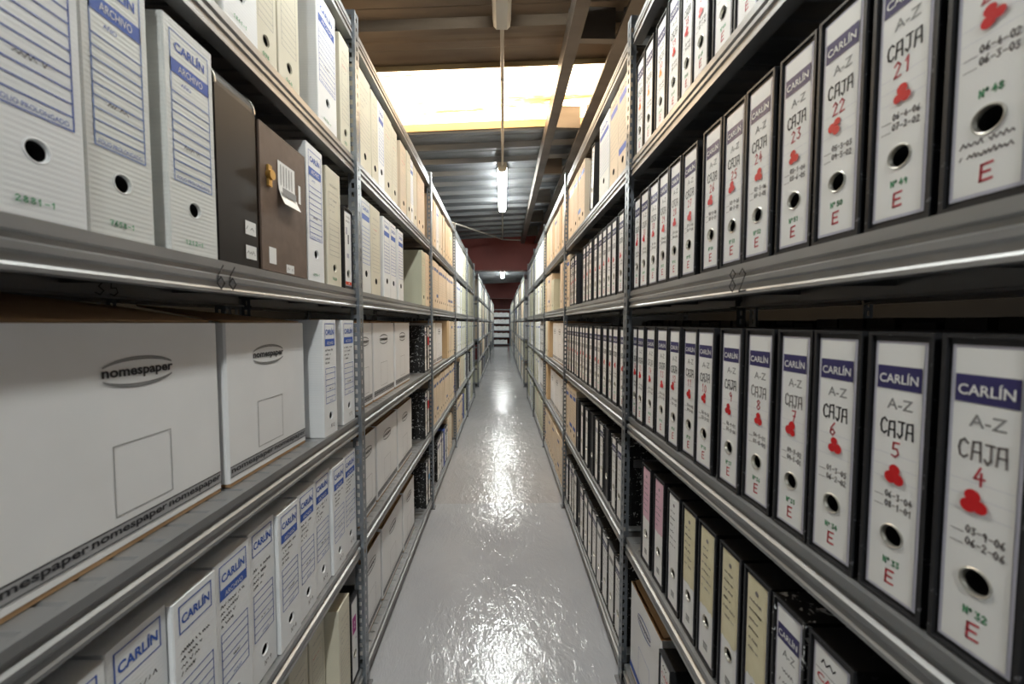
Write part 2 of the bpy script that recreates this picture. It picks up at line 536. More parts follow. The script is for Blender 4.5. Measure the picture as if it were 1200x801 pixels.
# ------------------------------------------------------------------ racks
def upright_mesh():
    m = MB()
    H, p, hh, hw, w = 2.635, .034, .019, .013, .04
    def flange(fx):
        a, b = (w - hw) / 2, (w + hw) / 2
        for off in (0, .0022):
            def q(s0, s1, z0, z1):
                m.quad(fx(s0, off, z0), fx(s1, off, z0), fx(s1, off, z1), fx(s0, off, z1), POSTSTEEL)
            q(0, a, 0, H); q(b, w, 0, H)
            z = 0
            while z < H:
                q(a, b, z, min(z + p - hh, H))
                z += p
    flange(lambda s, o, z: (-o, s - .0, z))                 # faces the aisle
    flange(lambda s, o, z: (-.0 - s * .85, o, z))           # faces along the aisle
    m.quad((0, 0, H), (0, w, H), (-.034, w, H), (-.034, 0, H), POSTSTEEL)
    me = m.build('upright')
    d = me.data
    bpy.data.objects.remove(me)
    return d


UPRIGHT = upright_mesh()
BEAMP = [(0, 0), (0, -.016), (-.005, -.020), (-.005, -.027), (.004, -.031), (.004, -.040), (0, -.044), (0, -.054), (.003, -.058), (.003, -.064), (-.03, -.064), (-.03, -.058), (-.008, -.056), (-.012, 0)]


def shelf_mesh(y0, y1, x0, x1):
    """one ribbed galvanised decking between two beams; local z = 0 is its top."""
    m = MB()
    n = round((y1 - y0) / .05)
    st = (y1 - y0) / n
    prof = []
    for i in range(n):
        a = y0 + i * st
        prof += [(a, 0), (a + st - .010, 0), (a + st - .007, -.004), (a + st - .003, -.004)]
    prof.append((y1, 0))
    for th in (0.0, -.006):
        vs = [(x, y, z + th) for y, z in prof for x in (x0, x1)]
        m.add(vs, [(2 * i, 2 * i + 1, 2 * i + 3, 2 * i + 2) for i in range(len(prof) - 1)], STEEL)
    k = round((y1 - y0) / .30)
    for i in range(k):                                       # down-turned edges of the decking panels
        for s in (0, 1):
            ya = y0 + (y1 - y0) * (i + s) / k + (.002 if s == 0 else -.004)
            m.box(x0, x1, ya, ya + .002, -.034, -.006, STEEL)
    return m


def rack(name_label, side, ya, bays, depth=DEPTH, front=None, levels=LEVELS, numbers=(), back_numbers=(), group=None, pitch=BAY, flip=False, only=None):
    """side -1: left of the aisle (front faces +x); +1: right."""
    root = link('shelving_rack', None)
    tag(root, name_label, 'shelving', group)
    root.location = (side * front, ya, 0)
    root.rotation_euler = (0, 0, 0 if side < 0 else PI)
    sg = 1 if side < 0 else -1                # local y = sg * (world y - ya)
    L = bays * pitch
    lo, hi = (0, L) if sg > 0 else (-L, 0)
    for k in range(bays + 1):
        yc = sg * k * pitch
        for back in (0, 1):
            u = link('upright', UPRIGHT, root)
            u.location = (.012 if not back else -depth - .008, yc - .02 if not back else yc + .02, 0)
            if back:
                u.rotation_euler = (0, 0, PI)
            f = MB(); f.box(-.045, .012, -.008, .05, 0, .008, DARKSTEEL)
            f.build('foot_plate', u)
        b = MB()
        for z in (.5, 1.0, 1.5, 2.0):
            b.box(-depth + .035, -.033, yc - .003, yc + .003, z - .1, z - .07, DARKSTEEL)
        b.build('side_brace', root)
    for li, z in enumerate(levels):
        for k in range(bays):
            a, e = sg * k * pitch, sg * (k + 1) * pitch
            a, e = min(a, e) + .022, max(a, e) - .022
            s = shelf_mesh(a, e, -depth + .012, -.0125).build('shelf', root)
            s.location = (0, 0, z - .0015)
            fb = MB(); fb.extrude(BEAMP, a, e, STEEL); fb.build('front_beam', s)
            rb = MB(); rb.extrude([(-depth - x, q) for x, q in BEAMP][::-1], a, e, STEEL); rb.build('rear_beam', s)
            for (nk, nl, txt, yw) in back_numbers:
                if nk == k and nl == li:
                    nm = MB()
                    Sheet(nm, -depth + .0125).hand(txt, sg * (yw - ya), -.036, .07, .034, .003, INK)
                    nm.build('marker_number', s)
            for (nk, nl, txt, yw) in numbers:
                if nk == k and nl == li:
                    nm = MB()
                    sh = Sheet(nm, .0052)
                    sh.hand(txt, sg * (yw - ya), -.033, .070, .046, .0034, INK)
                    nm.build('marker_number', s)
    return root


rack('long galvanised left-hand rack of archive boxes and cartons, up to the first red beam', -1, BAY0, 5, front=LEFT, numbers=[(0, 3, '66', .81)], back_numbers=[(0, 3, '35', 1.02)])
rack('long galvanised right-hand rack with red-marked binders, up to the first red beam', 1, BAY0, 5, front=RIGHT, numbers=[(0, 3, '82', .81)])
S2A, S3A = 9.05, 18.25
rack('shelving rack on the left-hand side between the two red beams', -1, S2A, 5, front=LEFT)
rack('shelving rack on the right-hand side between the two red beams', 1, S2A, 5, front=RIGHT)
rack('shelving rack on the left-hand side beyond the second red beam', -1, S3A, 4, front=LEFT)
rack('shelving rack on the right-hand side beyond the second red beam', 1, S3A, 4, front=RIGHT)
# racks standing back to back with the near ones
BL, BR = LEFT + DEPTH + .06, RIGHT + DEPTH + .06
rack('rack of the next aisle glimpsed behind the left-hand shelves', -1, BAY0, 5, front=BL, levels=[.10, .628, 1.114, 1.62, 2.105, 2.592])
rack('rack of the next aisle glimpsed behind the right-hand binders', 1, BAY0, 5, front=BR, levels=[.10, .628, 1.114, 1.62, 2.105, 2.592])


# ------------------------------------------------------------------ things on the shelves
def root_at(spec, name):
    o = link(name, None)
    return o


def place(o, sp):
    side, y0, y1, lev = sp['side'], sp['y0'], sp['y1'], sp['lev']
    rec = sp.get('rec', 0) + .004
    X = (LEFT if side < 0 else RIGHT) + rec
    z = sp.get('z', LEVELS[lev])
    o.location = (side * X, (y0 + y1) / 2, z)
    o.rotation_euler = (0, 0, (0 if side < 0 else PI) + sp.get('rot', 0))
    if sp.get('lean'):
        o.rotation_euler = (sp['lean'], 0, (0 if side < 0 else PI))


def carton_body(w, h, d, hv, hr, m, hole=True, depth=.05):
    mb = MB()
    c = .0018
    a = w / 2
    # sides, back, top, bottom around a front that may carry a finger hole
    ring = [(-c, a), (-d, a), (-d, -a), (-c, -a)]
    for (xa, ya), (xb, yb) in zip(ring, ring[1:]):
        mb.quad((xa, ya, 0), (xb, yb, 0), (xb, yb, h), (xa, ya, h), m)
    for s in (-1, 1):
        mb.quad((-c, s * a, 0), (0, s * (a - c), 0), (0, s * (a - c), h), (-c, s * a, h), m)
    for z in (0, h):
        mb.add([(0, a - c, z), (-c, a, z), (-d, a, z), (-d, -a, z), (-c, -a, z), (0, -a + c, z)], [(0, 1, 2, 3, 4, 5)], m)
    sh = Sheet(mb, 0)
    if hole:
        sh.holed(-a + c, 0, a - c, h, 0, hv, hr, m)
        sh.well(0, hv, hr, depth, HOLEBLACK)  # near black puts the hole's shade into its colour
    else:
        sh.rect(-a + c, 0, a - c, h, m)
    return mb, sh


BOARD = {'white': WHITE, 'greywhite': WHITE2, 'cream': CREAM, 'green': GREEN_CREAM, 'buff': PEACH, 'tan': TAN, 'creamblue': PEACH, 'listed': WHITE, 'listedband': WHITE}


def print_archive(sh, sp, w, h, lod, rnd, marks=None):
    st = sp['style']
    a = w / 2 - .012
    e = .0006
    t = .0017 if lod == 0 else .0019
    if st in ('white', 'greywhite'):
        ln, bar = (PALEBLUE if st == 'greywhite' else BLUE), BLUE
        top, bot = h * .955, h * .31
        sh.frame(-a, bot, a, top, t, ln, e)
        if lod < 2:
            sh.text('CARLÍN', 0, h * .90, 1.55 * a, h * .05, bar, e, .03)
        sh.rect(-a, h * .775, a, h * .835, bar, e)
        if lod == 0:
            sh.text('ARCHIVO', 0, h * .805, a * 1.25, h * .03, PAPER, e * 2)
            sh.text('AÑO', -a * .25, h * .745, a * .5, h * .02, bar, e)
            sh.text('FOLIO PROLONGADO', 0, h * .328, a * 1.7, h * .016, bar, e)
        n = 9 if lod < 2 else 5
        for k in range(n):
            v = h * (.355 + .38 * k / n)
            sh.rect(-a, v, a, v + t, ln, e)
        if lod == 0:
            sh.scribble(-a * .45, a * .35, h * .47, h * .013, .0013, FADED, e, rnd)
            marks.hand(str(rnd.randint(1000, 9999)) + '-1', -a * .1, h * .05, a * 1.0, h * .018, .0014, GREEN, e, rnd)
    elif st in ('listed', 'listedband'):
        top = h * .97
        sh.frame(-a, h * .83, a, top, t * 1.3, BLUE, e)
        if lod < 2:
            sh.text('CARLÍN', 0, h * .90, 1.7 * a, h * .06, BLUE, e, .03)
        if st == 'listedband':
            sh.rect(-a, h * .775, a, h * .83, BLUE, e)
            if lod == 0:
                sh.text('ARCHIVO', 0, h * .80, a * 1.3, h * .028, PAPER, e * 2)
        for k in range(4 if lod < 2 else 0):
            v = h * (.735 - .036 * k)
            sh.scribble(-a * .95, a * (.8, .35, .1, -.1)[k], v, h * .014, .0016, INK, e, rnd)
        sh.frame(-a, h * .28, a, h * .585, t, BLUE, e)
        n = 6
        for k in range(1, n):
            v = h * (.28 + .305 * k / n)
            sh.rect(-a, v, a, v + t, BLUE, e)
        if lod == 0:
            sh.scribble(-a * .3, a * .5, h * .40, h * .012, .0012, INK, e, rnd)
            sh.text('FOLIO', a * .1, h * .30, a * .6, h * .014, BLUE, e)
            marks.hand('No' + str(rnd.randint(1, 9)), a * .25, h * .075, a * .75, h * .03, .0016, FADED, e, rnd)
    elif st == 'creamblue':
        for v0 in ((.80, .24) if rnd.random() < .4 else (.80,)):
            sh.rect(-a, h * v0, a, h * (v0 + .07), BLUE if lod < 2 else mat('navy_blue_print', (.05, .09, .26), .5), e)
        if lod < 2:
            sh.text('CARLÍN', 0, h * .92, 1.5 * a, h * .045, NAVY, e, .01)
        for k in range(8 if lod < 2 else 6):
            v = h * (.32 + .055 * k)
            sh.rect(-a, v, a, v + t, LINE, e)
    elif st == 'tan':
        sh.rect(-a * .2, h * .7, a * .7, h * .78, PAPER if rnd.random() < .3 else TAN, e)
    else:
        top, bot = h * .80, h * .26
        sh.frame(-a * .9, bot, a * .9, top, t * .8, LINE, e)
        if lod < 2:
            sh.text('ARCHIVO', 0, h * .865, a * 1.5, h * .02, LINE, e)
            for k in range(3):
                sh.scribble(-a * .75, a * (.6, .2, .0)[k], h * (.74 - .05 * k), h * .014, .0012, LINE if k else RED if rnd.random() < .4 else FADED, e, rnd)
        for k in range(7):
            v = h * (.30 + .045 * k)
            sh.rect(-a * .9, v, a * .9, v + t * .8, LINE, e)
        if lod == 0:
            marks.hand('0' + str(rnd.randint(10, 99)), -a * .1, h * .06, a * .8, h * .022, .0018, GREEN, e, rnd)


def make_archive(sp):
    rnd = random.Random(sp['seed'])
    w = sp['y1'] - sp['y0'] - .003
    h = sp.get('h', .385)
    d = sp.get('d', .30)
    lod = sp['lod']
    m = BOARD[sp['style']]
    hv = h * {'white': .205, 'greywhite': .205, 'listed': .165, 'listedband': .165}.get(sp['style'], .155)
    if lod < 2:
        mb, sh = carton_body(w, h, d, hv, .0135, m)
        o = mb.build('archive_box')
        pm = MB()
        hm = MB()
        print_archive(Sheet(pm, 0), sp, w, h, lod, rnd, Sheet(hm, .0006))
        p = pm.build('printed_pattern', o)
        if hm.f:
            hm.build('handwritten_mark', o)
        if lod == 0:
            rm = MB(); Sheet(rm, 0).ring(0, hv, .0133, .0155, m, .0008); rm.build('finger_hole_rim', o)
        return o
    mb, sh = carton_body(w, h, d, hv, .0135, m, hole=False)
    print_archive(sh, sp, w, h, lod, rnd)
    sh.disc(0, hv, .013, HOLEBLACK, .0007, 10)  # flat near-black disc painted for the shaded hole
    return mb.build('archive_box')


def print_label(sh, sp, hw, v0, v1, e, rnd, lod):
    """handwritten and printed marks of a binder's spine label: half width hw, from v0 up to v1."""
    H = v1 - v0
    F = lambda q: v1 - q * H
    st = sp['style']
    if st in ('caja', 'marbled', 'casebind'):
        sh.rect(-hw, F(.178), hw, F(.085), NAVY, e)
        if lod < 2:
            sh.text('CARLÍN', 0, F(.131), hw * 1.75, H * .045, PAPER, e * 2, .014)
            sh.text('A-Z', hw * .1, F(.235), hw * 1.15, H * .042, GREYPRINT, e, .006)
        if lod == 2:
            sh.rect(-hw * .5, F(.25), hw * .5, F(.225), GREYPRINT, e)
        if st == 'caja':
            inks = [INK, INK, FADED]
            sh.hand('CAJA', 0, F(.335 if sp.get('num') != 20 else .275), hw * 1.6, H * .062, .0022 if lod == 0 else .0026, rnd.choice(inks), e, rnd, -.05)
            if sp.get('num'):
                sh.hand(str(sp['num']), rnd.uniform(-.1, .1) * hw, F(.415 if sp['num'] != 20 else .35), hw * (.5 if sp['num'] < 10 else .85), H * .058, .0021, RED, e, rnd)
            bm = sp.get('blob') or BRIGHTRED
            r = H * .021 * (1 if lod < 2 else 1.2)
            uc, vc = rnd.uniform(-.2, .15) * hw, F(.51 if sp.get('num') != 20 else .45) + rnd.uniform(-.008, .008)
            ang = rnd.uniform(-.5, .5)
            for k, (rr, ph) in enumerate(((1.0, 1.57), (1.05, 3.6), (1.0, 5.5))):
                sh.disc(uc + .92 * r * math.cos(ph + ang), vc + 1.0 * r * math.sin(ph + ang), r * rr * rnd.uniform(.85, 1.1), bm, e * (2 + k * .3))
            if lod < 2:
                for k, q in enumerate((.605, .645) if sp.get('num') != 20 else (.53, .57)):
                    sh.rect(-hw * .9, F(q + .012), -hw * .45, F(q + .012) + .0008, FADED, e)
                    sh.hand('0' + str(rnd.randint(1, 9)) + '-' + str(rnd.randint(1, 9)) + '-0' + str(rnd.randint(1, 6)), hw * .22, F(q), hw * 1.25, H * .024, .0013, FADED, e, rnd, -.08)
                n = sp.get('num')
                sh.hand('No' + str(n + 28 if n else rnd.randint(20, 60)), hw * .05, F(.872 if n != 20 else .675), hw * .8, H * .023, .0015, GREEN, e, rnd)
                if n == 20:
                    for q in (.835, .875):
                        sh.scribble(-hw * .85, hw * .85, F(q), H * .014, .0014, FADED, e, rnd)
                for k in range(3):
                    sh.rect(-hw, F(.44 + .05 * k), hw, F(.44 + .05 * k) + .0004, POCKET, e)
            sh.hand('E', hw * .02, F(.935), hw * .55, H * .055, .0025, RED, e, rnd)
        else:
            for k in range(3 if lod < 2 else 0):
                sh.scribble(-hw * .7, hw * .6, F(.34 + .07 * k), H * .016, .0014, FADED, e, rnd)
    elif st in ('pinktop', 'yellowtop', 'whitetop'):
        pm = {'pinktop': PINK, 'yellowtop': YELLOW, 'whitetop': PAPER}[st]
        q = {'pinktop': .52, 'yellowtop': .62, 'whitetop': .6}[st] + rnd.uniform(-.03, .03)
        pts = [(-hw * 1.1, v1 + .004), (hw * 1.1, v1 + .004), (hw * 1.1, F(q - rnd.uniform(-.02, .04)))]
        for k in range(6):
            pts.append((hw * (.8 - .34 * k), F(q + rnd.uniform(-.012, .012))))
        pts.append((-hw * 1.1, F(q + rnd.uniform(-.02, .03))))
        sh.poly(pts, pm, e)
        if lod < 2:
            sh.disc(0, F(.07), H * .016, FADED, 2 * e)
            for k in range(6):
                sh.scribble(-hw * .8, hw * rnd.uniform(.1, .8), F(.14 + .062 * k), H * .012, .0014, INK if k in (1, 3) else FADED, e * 2, rnd)
            sh.rect(-hw * .35, F(.93), hw * .35, F(.875), GREYPRINT, e)
            for k in range(3):
                sh.rect(-hw * .35, F(.93 - .018 * k), hw * .35, F(.93 - .018 * k) + .001, PAPER, e * 2)
    elif st == 'redtitle':
        sh.scribble(-hw * .6, hw * .5, F(.06), H * .03, .002, INK, e, rnd)
        sh.rect(-hw, F(.105), hw, F(.102), FADED, e)
        sh.text('CAJA', 0, F(.145), hw * 1.7, H * .05, RED, e, .012)
        sh.rect(-hw, F(.19), hw, F(.187), FADED, e)
        for k in range(4):
            sh.scribble(-hw * .8, hw * .5, F(.25 + .05 * k), H * .015, .0015, FADED, e, rnd)
    elif st == 'magenta':
        sh.rect(-hw * .8, F(.42), hw * .5, F(.20), MAGENTA, e)
        sh.hand('2', -hw * .1, F(.31), hw * .5, H * .08, .003, PAPER, e * 2, rnd)
        sh.scribble(-hw * .6, hw * .6, F(.52), H * .02, .0016, FADED, e, rnd)
    elif st == 'one':
        sh.text('1', hw * .1, F(.36), hw * .35, H * .13, INK, e, .02)
        sh.rect(-hw * .7, F(.30), -hw * .2, F(.2), POCKET, e)
        sh.scribble(-hw * .7, hw * .7, F(.06), H * .03, .0014, FADED, e, rnd)
        sh.scribble(-hw * .7, hw * .7, F(.12), H * .03, .0014, FADED, e, rnd)
        sh.rect(-hw * .5, F(.62), hw * .3, F(.56), POCKET, e)
        sh.rect(-hw, v0, hw, v0 + H * .045, ORANGERED, e)
        sh.rect(-hw * .05, v0 + H * .012, hw * .15, v0 + H * .033, PAPER, e * 2)
    elif st == 'redtag':
        sh.rect(-hw, F(.42), hw, F(.22), BRIGHTRED, e)
    elif st == 'bluetag':
        sh.rect(-hw, F(.5), hw, F(.36), mat('light_blue_print', (.15, .35, .6), .5), e)
    elif st == 'plain':
        sh.rect(-hw * .8, F(.2), hw * .8, F(.12), rnd.choice([GREYPRINT, NAVY, POCKET]), e)
        for k in range(3):
            sh.rect(-hw * .7, F(.34 + .08 * k), hw * .6, F(.335 + .08 * k), FADED, e)


CASE = {'marbled': MARBLE, 'blueback': BLUEBOARD, 'redback': DARKRED, 'casebind': MARBLE, 'redtag': MARBLE, 'bluetag': MARBLE}


def make_binder(sp):
    rnd = random.Random(sp['seed'])
    w = sp['y1'] - sp['y0'] - .003
    h = sp.get('h', .345)
    d = sp.get('d', .30)
    lod, st = sp['lod'], sp['style']
    cm = CASE.get(st, BLACK)
    a = w / 2
    fr = .0045
    lw = a - .0085
    b0, b1 = .010, h - .012
    hv = b0 + (b1 - b0) * {'caja': .24, 'one': .17}.get(st, .30)
    spine_m = {'blueback': BLUEBOARD, 'redback': DARKRED}.get(st, BLACK)
    label = st not in ('blueback', 'redback', 'blank')
    if lod == 2:
        mb = MB()
        mb.box(-d, 0, -a, a, 0, h, cm)
        sh = Sheet(mb, 0)
        if label:
            sh.rect(-lw, b0, lw, b1, PAPER, .0005)
            print_label(sh, sp, lw * .9, b0, b1, .001, rnd, 2)
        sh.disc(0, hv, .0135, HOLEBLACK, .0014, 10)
        return mb.build('lever_arch_binder')
    root = link('lever_arch_binder', None)
    c = MB()                                                    # slipcase: five sides and a rim round the open front
    c.box(-d, -.0, -a, a, 0, h, cm, skip='r')
    s0 = Sheet(c, 0)
    s0.frame(-a, 0, a, h, fr, cm)
    i0, i1, j0, j1 = -a + fr, a - fr, fr, h - fr
    for p, q in (((i0, j0), (i1, j0)), ((i1, j0), (i1, j1)), ((i1, j1), (i0, j1)), ((i0, j1), (i0, j0))):
        c.quad((0, p[0], p[1]), (0, q[0], q[1]), (-.006, q[0], q[1]), (-.006, p[0], p[1]), cm)
    c.build('slipcase', root)
    s = MB()
    ss = Sheet(s, -.004)
    ss.holed(i0 + .0004, j0 + .0004, i1 - .0004, j1 - .0004, 0, hv, .0132, spine_m)
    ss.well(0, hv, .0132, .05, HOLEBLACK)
    s.build('spine', root)
    if label:
        l = MB()
        ls = Sheet(l, -.0033)
        ls.holed(-lw, b0, lw, b1, 0, hv, .0134, POCKET)
        ls.holed(-lw + .0035, b0 + .0035, lw - .0035, b1 - .003, 0, hv, .0134, PAPER, lift=.0004)
        print_label(ls, sp, lw - .0045, b0 + .004, b1 - .004, .0008, rnd, lod)
        l.build('spine_label', root)
    r = MB(); Sheet(r, -.003).ring(0, hv, .0132, .0153, CHROME, .0016); r.build('finger_ring', root)
    return root


def arc_band(sh, a, b, t0, t1, k0, k1, m, e, uc, vc, sgn, n=20):
    pts_o, pts_i = [], []
    for i in range(n + 1):
        th = t0 + (t1 - t0) * i / n
        pts_o.append((uc + a * math.cos(th), vc + sgn * b * k1 * math.sin(th)))
        pts_i.append((uc + a * math.cos(th), vc + sgn * b * k0 * math.sin(th)))
    for i in range(n):
        sh.poly([pts_i[i], pts_i[i + 1], pts_o[i + 1], pts_o[i]], m, e)


def make_carton(sp):
    rnd = random.Random(sp['seed'])
    w = sp['y1'] - sp['y0'] - .006
    h = sp.get('h', .365)
    d = sp.get('d', .36)
    lod = sp['lod']
    blue = sp['style'] == 'bluelogo'
    dark, mid = (NAVY, BLUE) if blue else (INK, GREYPRINT)
    mb = MB()
    c = .004
    a = w / 2
    pr = [(0, -a + c), (0, a - c), (-c, a), (-d, a), (-d, -a), (-c, -a)]
    n = len(pr)
    vs = [(x, y, .008) for x, y in pr] + [(x, y, h) for x, y in pr]
    mb.add(vs, [(i, (i + 1) % n, n + (i + 1) % n, n + i) for i in range(n)] + [tuple(range(n))[::-1]], BOXWHITE)
    t = .005
    # rim of raw board round the open top, and the inside
    iv = [(-t, -a + t), (-t, a - t), (-d + t, a - t), (-d + t, -a + t)]
    ov = [(0, -a), (0, a), (-d, a), (-d, -a)]
    for i in range(4):
        j = (i + 1) % 4
        mb.quad((*ov[i], h), (*ov[j], h), (*iv[j], h), (*iv[i], h), KRAFT)
        mb.quad((*iv[i], h), (*iv[j], h), (*iv[j], h - .05), (*iv[i], h - .05), KRAFT)
    mb.quad(*[(*p, h - .05) for p in iv], KRAFT)
    o = mb.build('storage_carton')
    bm = MB(); bm.box(-d + .002, -.001, -a + .003, a - .003, 0, .0078, KRAFT); bm.build('bottom_edge', o)
    pm = MB()
    sh = Sheet(pm, 0)
    e = .0006
    uo = .025 if w > .4 else -.01 if w > .3 else 0
    lw_ = min(.072, w * .3)
    uc, vc = uo, h - .080
    f = lw_ / .072
    for sg in (1, -1):
        arc_band(sh, lw_, .025 * f, .5, PI - .5, .80, 1.0, mid, e, uc, vc, sg)
        arc_band(sh, lw_, .025 * f, .5, PI - .5, .97, 1.01, dark, e * 1.5, uc, vc, sg)
        arc_band(sh, lw_, .025 * f, .5, PI - .5, .78, .82, dark, e * 1.5, uc, vc, sg)
    sh.text('nomespaper', uc, vc - .002 * f, lw_ * 1.8, .0165 * f, dark, e * 2, .03)
    pm.build('logo_print', o)
    pm = MB()
    sh = Sheet(pm, 0)
    q = min(.055, w * .25)
    sh.frame(uo - q * .95, .058, uo + q * 1.02, .172, .0015, mid if lod < 2 else GREYPRINT, e)
    pm.build('address_frame', o)
    pm = MB()
    sh = Sheet(pm, 0)
    sh.rect(-a + c, .022, a - c, .044, mat('mid_grey_print', (.33, .33, .34), .6) if not blue else BLUE, e)
    sh.rect(-a + c, .0205, a - c, .0225, dark, e * 1.5)
    sh.rect(-a + c, .0435, a - c, .0455, dark, e * 1.5)
    if lod < 2 and not blue:
        k = max(1, round(w / .14))
        for i in range(k):
            sh.text('nomespaper', -a + c + (w - 2 * c) * (i + .5) / k, .0325, (w - 2 * c) / k * .97, .013, dark, e * 2, .02)
    pm.build('printed_band', o)
    # loose top flaps of raw board
    for s, (z0, z1, q0, q1) in enumerate(((.001, sp.get('flap', .012), -.012, -.19), (.006, .002, -d + .012, -.2))):
        fm = MB()
        y0, y1 = -a + .006 + .004 * s, a - .006 - .004 * s
        vs = [(q0, y0, h + z0), (q0, y1, h + z0), (q1, y1, h + z1 * .6), (q1, y0, h + z1 * 1.2)]
        vs += [(x, y, z + .004) for x, y, z in vs]
        fm.add(vs, [(0, 1, 2, 3), (7, 6, 5, 4), (0, 4, 5, 1), (1, 5, 6, 2), (2, 6, 7, 3), (3, 7, 4, 0)], KRAFT if s == 0 or lod else BOXWHITE)
        fm.build('top_flap', o)
    return o


def make_file(sp):
    """the two big dark document cases on the second-highest left-hand shelf."""
    w = sp['y1'] - sp['y0'] - .003
    a = w / 2
    if sp['style'] == 'blackcase':
        root = link('document_case', None)
        h, d, r = .40, .29, .05
        mb = MB()
        prof = [(0, 0), (0, h - r)] + [(-r + r * math.cos(t), h - r + r * math.sin(t)) for t in [PI / 2 * k / 8 for k in range(1, 9)]] + [(-d, h), (-d, 0)]
        mb.extrude(prof, -a, a, BLACKPLASTIC)
        mb.build('shell', root)
        m2 = MB()
        prof2 = [(x + .002, z + .0015) for x, z in prof[1:-2]]
        for s in (-1, 1):
            m2.extrude(prof2 + [(x - .004, z - .003) for x, z in prof2[::-1]], s * a - .003 if s > 0 else -a, a if s > 0 else -a + .003, CHROME)
        m2.build('edge_binding', root)
        rnd = random.Random(3)
        for v in (.072, .018):
            m3 = MB(); s3 = Sheet(m3, .0008)
            s3.rect(.018, v, .055, v + .03, PAPER)
            s3.scribble(.021, .05, v + .012, .008, .0014, INK if v > .05 else FADED, .0004, rnd)
            m3.build('sticker', root)
        return root
    root = link('document_case', None)
    h, d = .352, .29
    mb = MB()
    mb.box(-d, -.012, -a, a, 0, h, BROWN)
    mb.box(-.0115, 0, -a + .004, a - .002, .002, h - .004, BROWN)
    mb.build('shell', root)
    k = MB(); k.tube([(.0005, -a + .035, .232), (.012, -a + .035, .232)], .012, BRASS, 14)
    k.box(.0005, .006, -a + .028, -a + .042, .205, .255, BRASS); k.build('clasp', root)
    t = MB()
    y0, y1, z0, z1 = -a + .075, -a + .155, .175, .285
    n = 6
    g = [(.0015 + .016 * max(0, 1 - j / 3) ** 2, y, z0 + (z1 - z0) * j / n) for j in range(n + 1) for y in (y0, y1)]
    t.add(g, [(2 * j, 2 * j + 1, 2 * j + 3, 2 * j + 2) for j in range(n)], PAPER)
    sh = Sheet(t, .0022)
    rnd = random.Random(5)
    for i in range(5):
        sh.rect(y0 + .01 + .013 * i, .225, y0 + .013 + .013 * i, .277, FADED)
    sh.x = .006
    sh.rect(y0 + .006, .200, y1 - .008, .218, GREYPRINT, .003)
    t.build('curling_label', root)
    for (u, v, ww, hh) in ((-a + .03, .02, .03, .04), (-a + .105, .006, .038, .022), (a - .042, .205, .012, .05)):
        s = MB(); q = Sheet(s, .0008); q.rect(u, v, u + ww, v + hh, PAPER)
        if ww > .035:
            q.scribble(u + .004, u + ww - .004, v + .008, .007, .0012, FADED, .0004, rnd)
        s.build('sticker', root)
    return root


MAKE = {'archive_box': make_archive, 'lever_arch_binder': make_binder, 'storage_carton': make_carton, 'document_case': make_file}
ORD = ['', 'first', 'second', 'third', 'fourth', 'fifth', 'sixth', 'seventh', 'eighth', 'ninth', 'tenth', 'eleventh', 'twelfth', 'thirteenth', 'fourteenth', 'fifteenth', 'sixteenth', 'seventeenth', 'eighteenth']
SHELF = ['lowest', 'second-lowest', 'middle', 'second-highest', 'topmost']
LOOK = {
    'white': 'white archive box with blue rules', 'greywhite': 'greyish white archive box with blue rules', 'cream': 'cream archive box with grey rules', 'green': 'greenish cream archive box',
    'buff': 'buff archive box with faint rules', 'tan': 'plain tan archive box', 'creamblue': 'buff archive box with blue band', 'listed': 'white archive box headed in blue outline', 'listedband': 'white archive box with solid blue band',
    'caja': 'black binder with red-marked white label', 'marbled': 'black marbled binder', 'casebind': 'black binder with narrow purple-banded label', 'pinktop': 'binder with pink paper over its label', 'yellowtop': 'binder with torn yellowed spine paper',
    'whitetop': 'binder with white paper over its label', 'redtitle': 'black binder with red title', 'magenta': 'black binder with magenta tag', 'one': 'white binder numbered 1 with orange foot', 'redtag': 'marbled binder with red tag',
    'bluetag': 'marbled binder with pale blue tag', 'plain': 'black binder with plain white label', 'blueback': 'plain blue binder', 'redback': 'dark red binder', 'blank': 'plain black binder',
    'logo': 'white storage carton with oval logo', 'bluelogo': 'white carton with blue oval logo',
    'blackcase': 'black plastic document case with rounded top', 'browncase': 'brown document case with a curling paper label',
}
CATS = {'archive_box': 'box', 'lever_arch_binder': 'binder', 'storage_carton': 'box', 'document_case': 'document case'}
KIND = {}
for k in BOARD: KIND[k] = 'archive_box'
for k in ('logo', 'bluelogo'): KIND[k] = 'storage_carton'
for k in ('blackcase', 'browncase'): KIND[k] = 'document_case'
SPECS = []


def row(side, bay, lev, items, lod=None):
    """items: (style, y0, y1[, options]) from near to far."""
    for it in items:
        st, y0, y1 = it[:3]
        sp = dict(style=st, y0=y0, y1=y1, side=side, bay=bay, lev=lev, kind=KIND.get(st, 'lever_arch_binder'), seed=len(SPECS) + 11,
                  lod=lod if lod is not None else (0 if bay == 0 else 1 if bay == 1 else 2))
        if len(it) > 3:
            sp.update(it[3])
        if 'rec' not in sp:
            sp['rec'] = R.uniform(0, .007)
        if sp['kind'] == 'archive_box':
            sp.setdefault('h', .385 + R.uniform(-.008, .004))
        SPECS.append(sp)


def seq(start, styles, ws, rnd=R, gap=.003):
    out, y = [], start
    for i, s in enumerate(styles):
        w = ws[i % len(ws)] if isinstance(ws, (list, tuple)) else ws
        if s is None:
            y += w
            continue
        out.append((s, y, y + w))
        y += w + gap
    return out


Lf, Rt = -1, 1
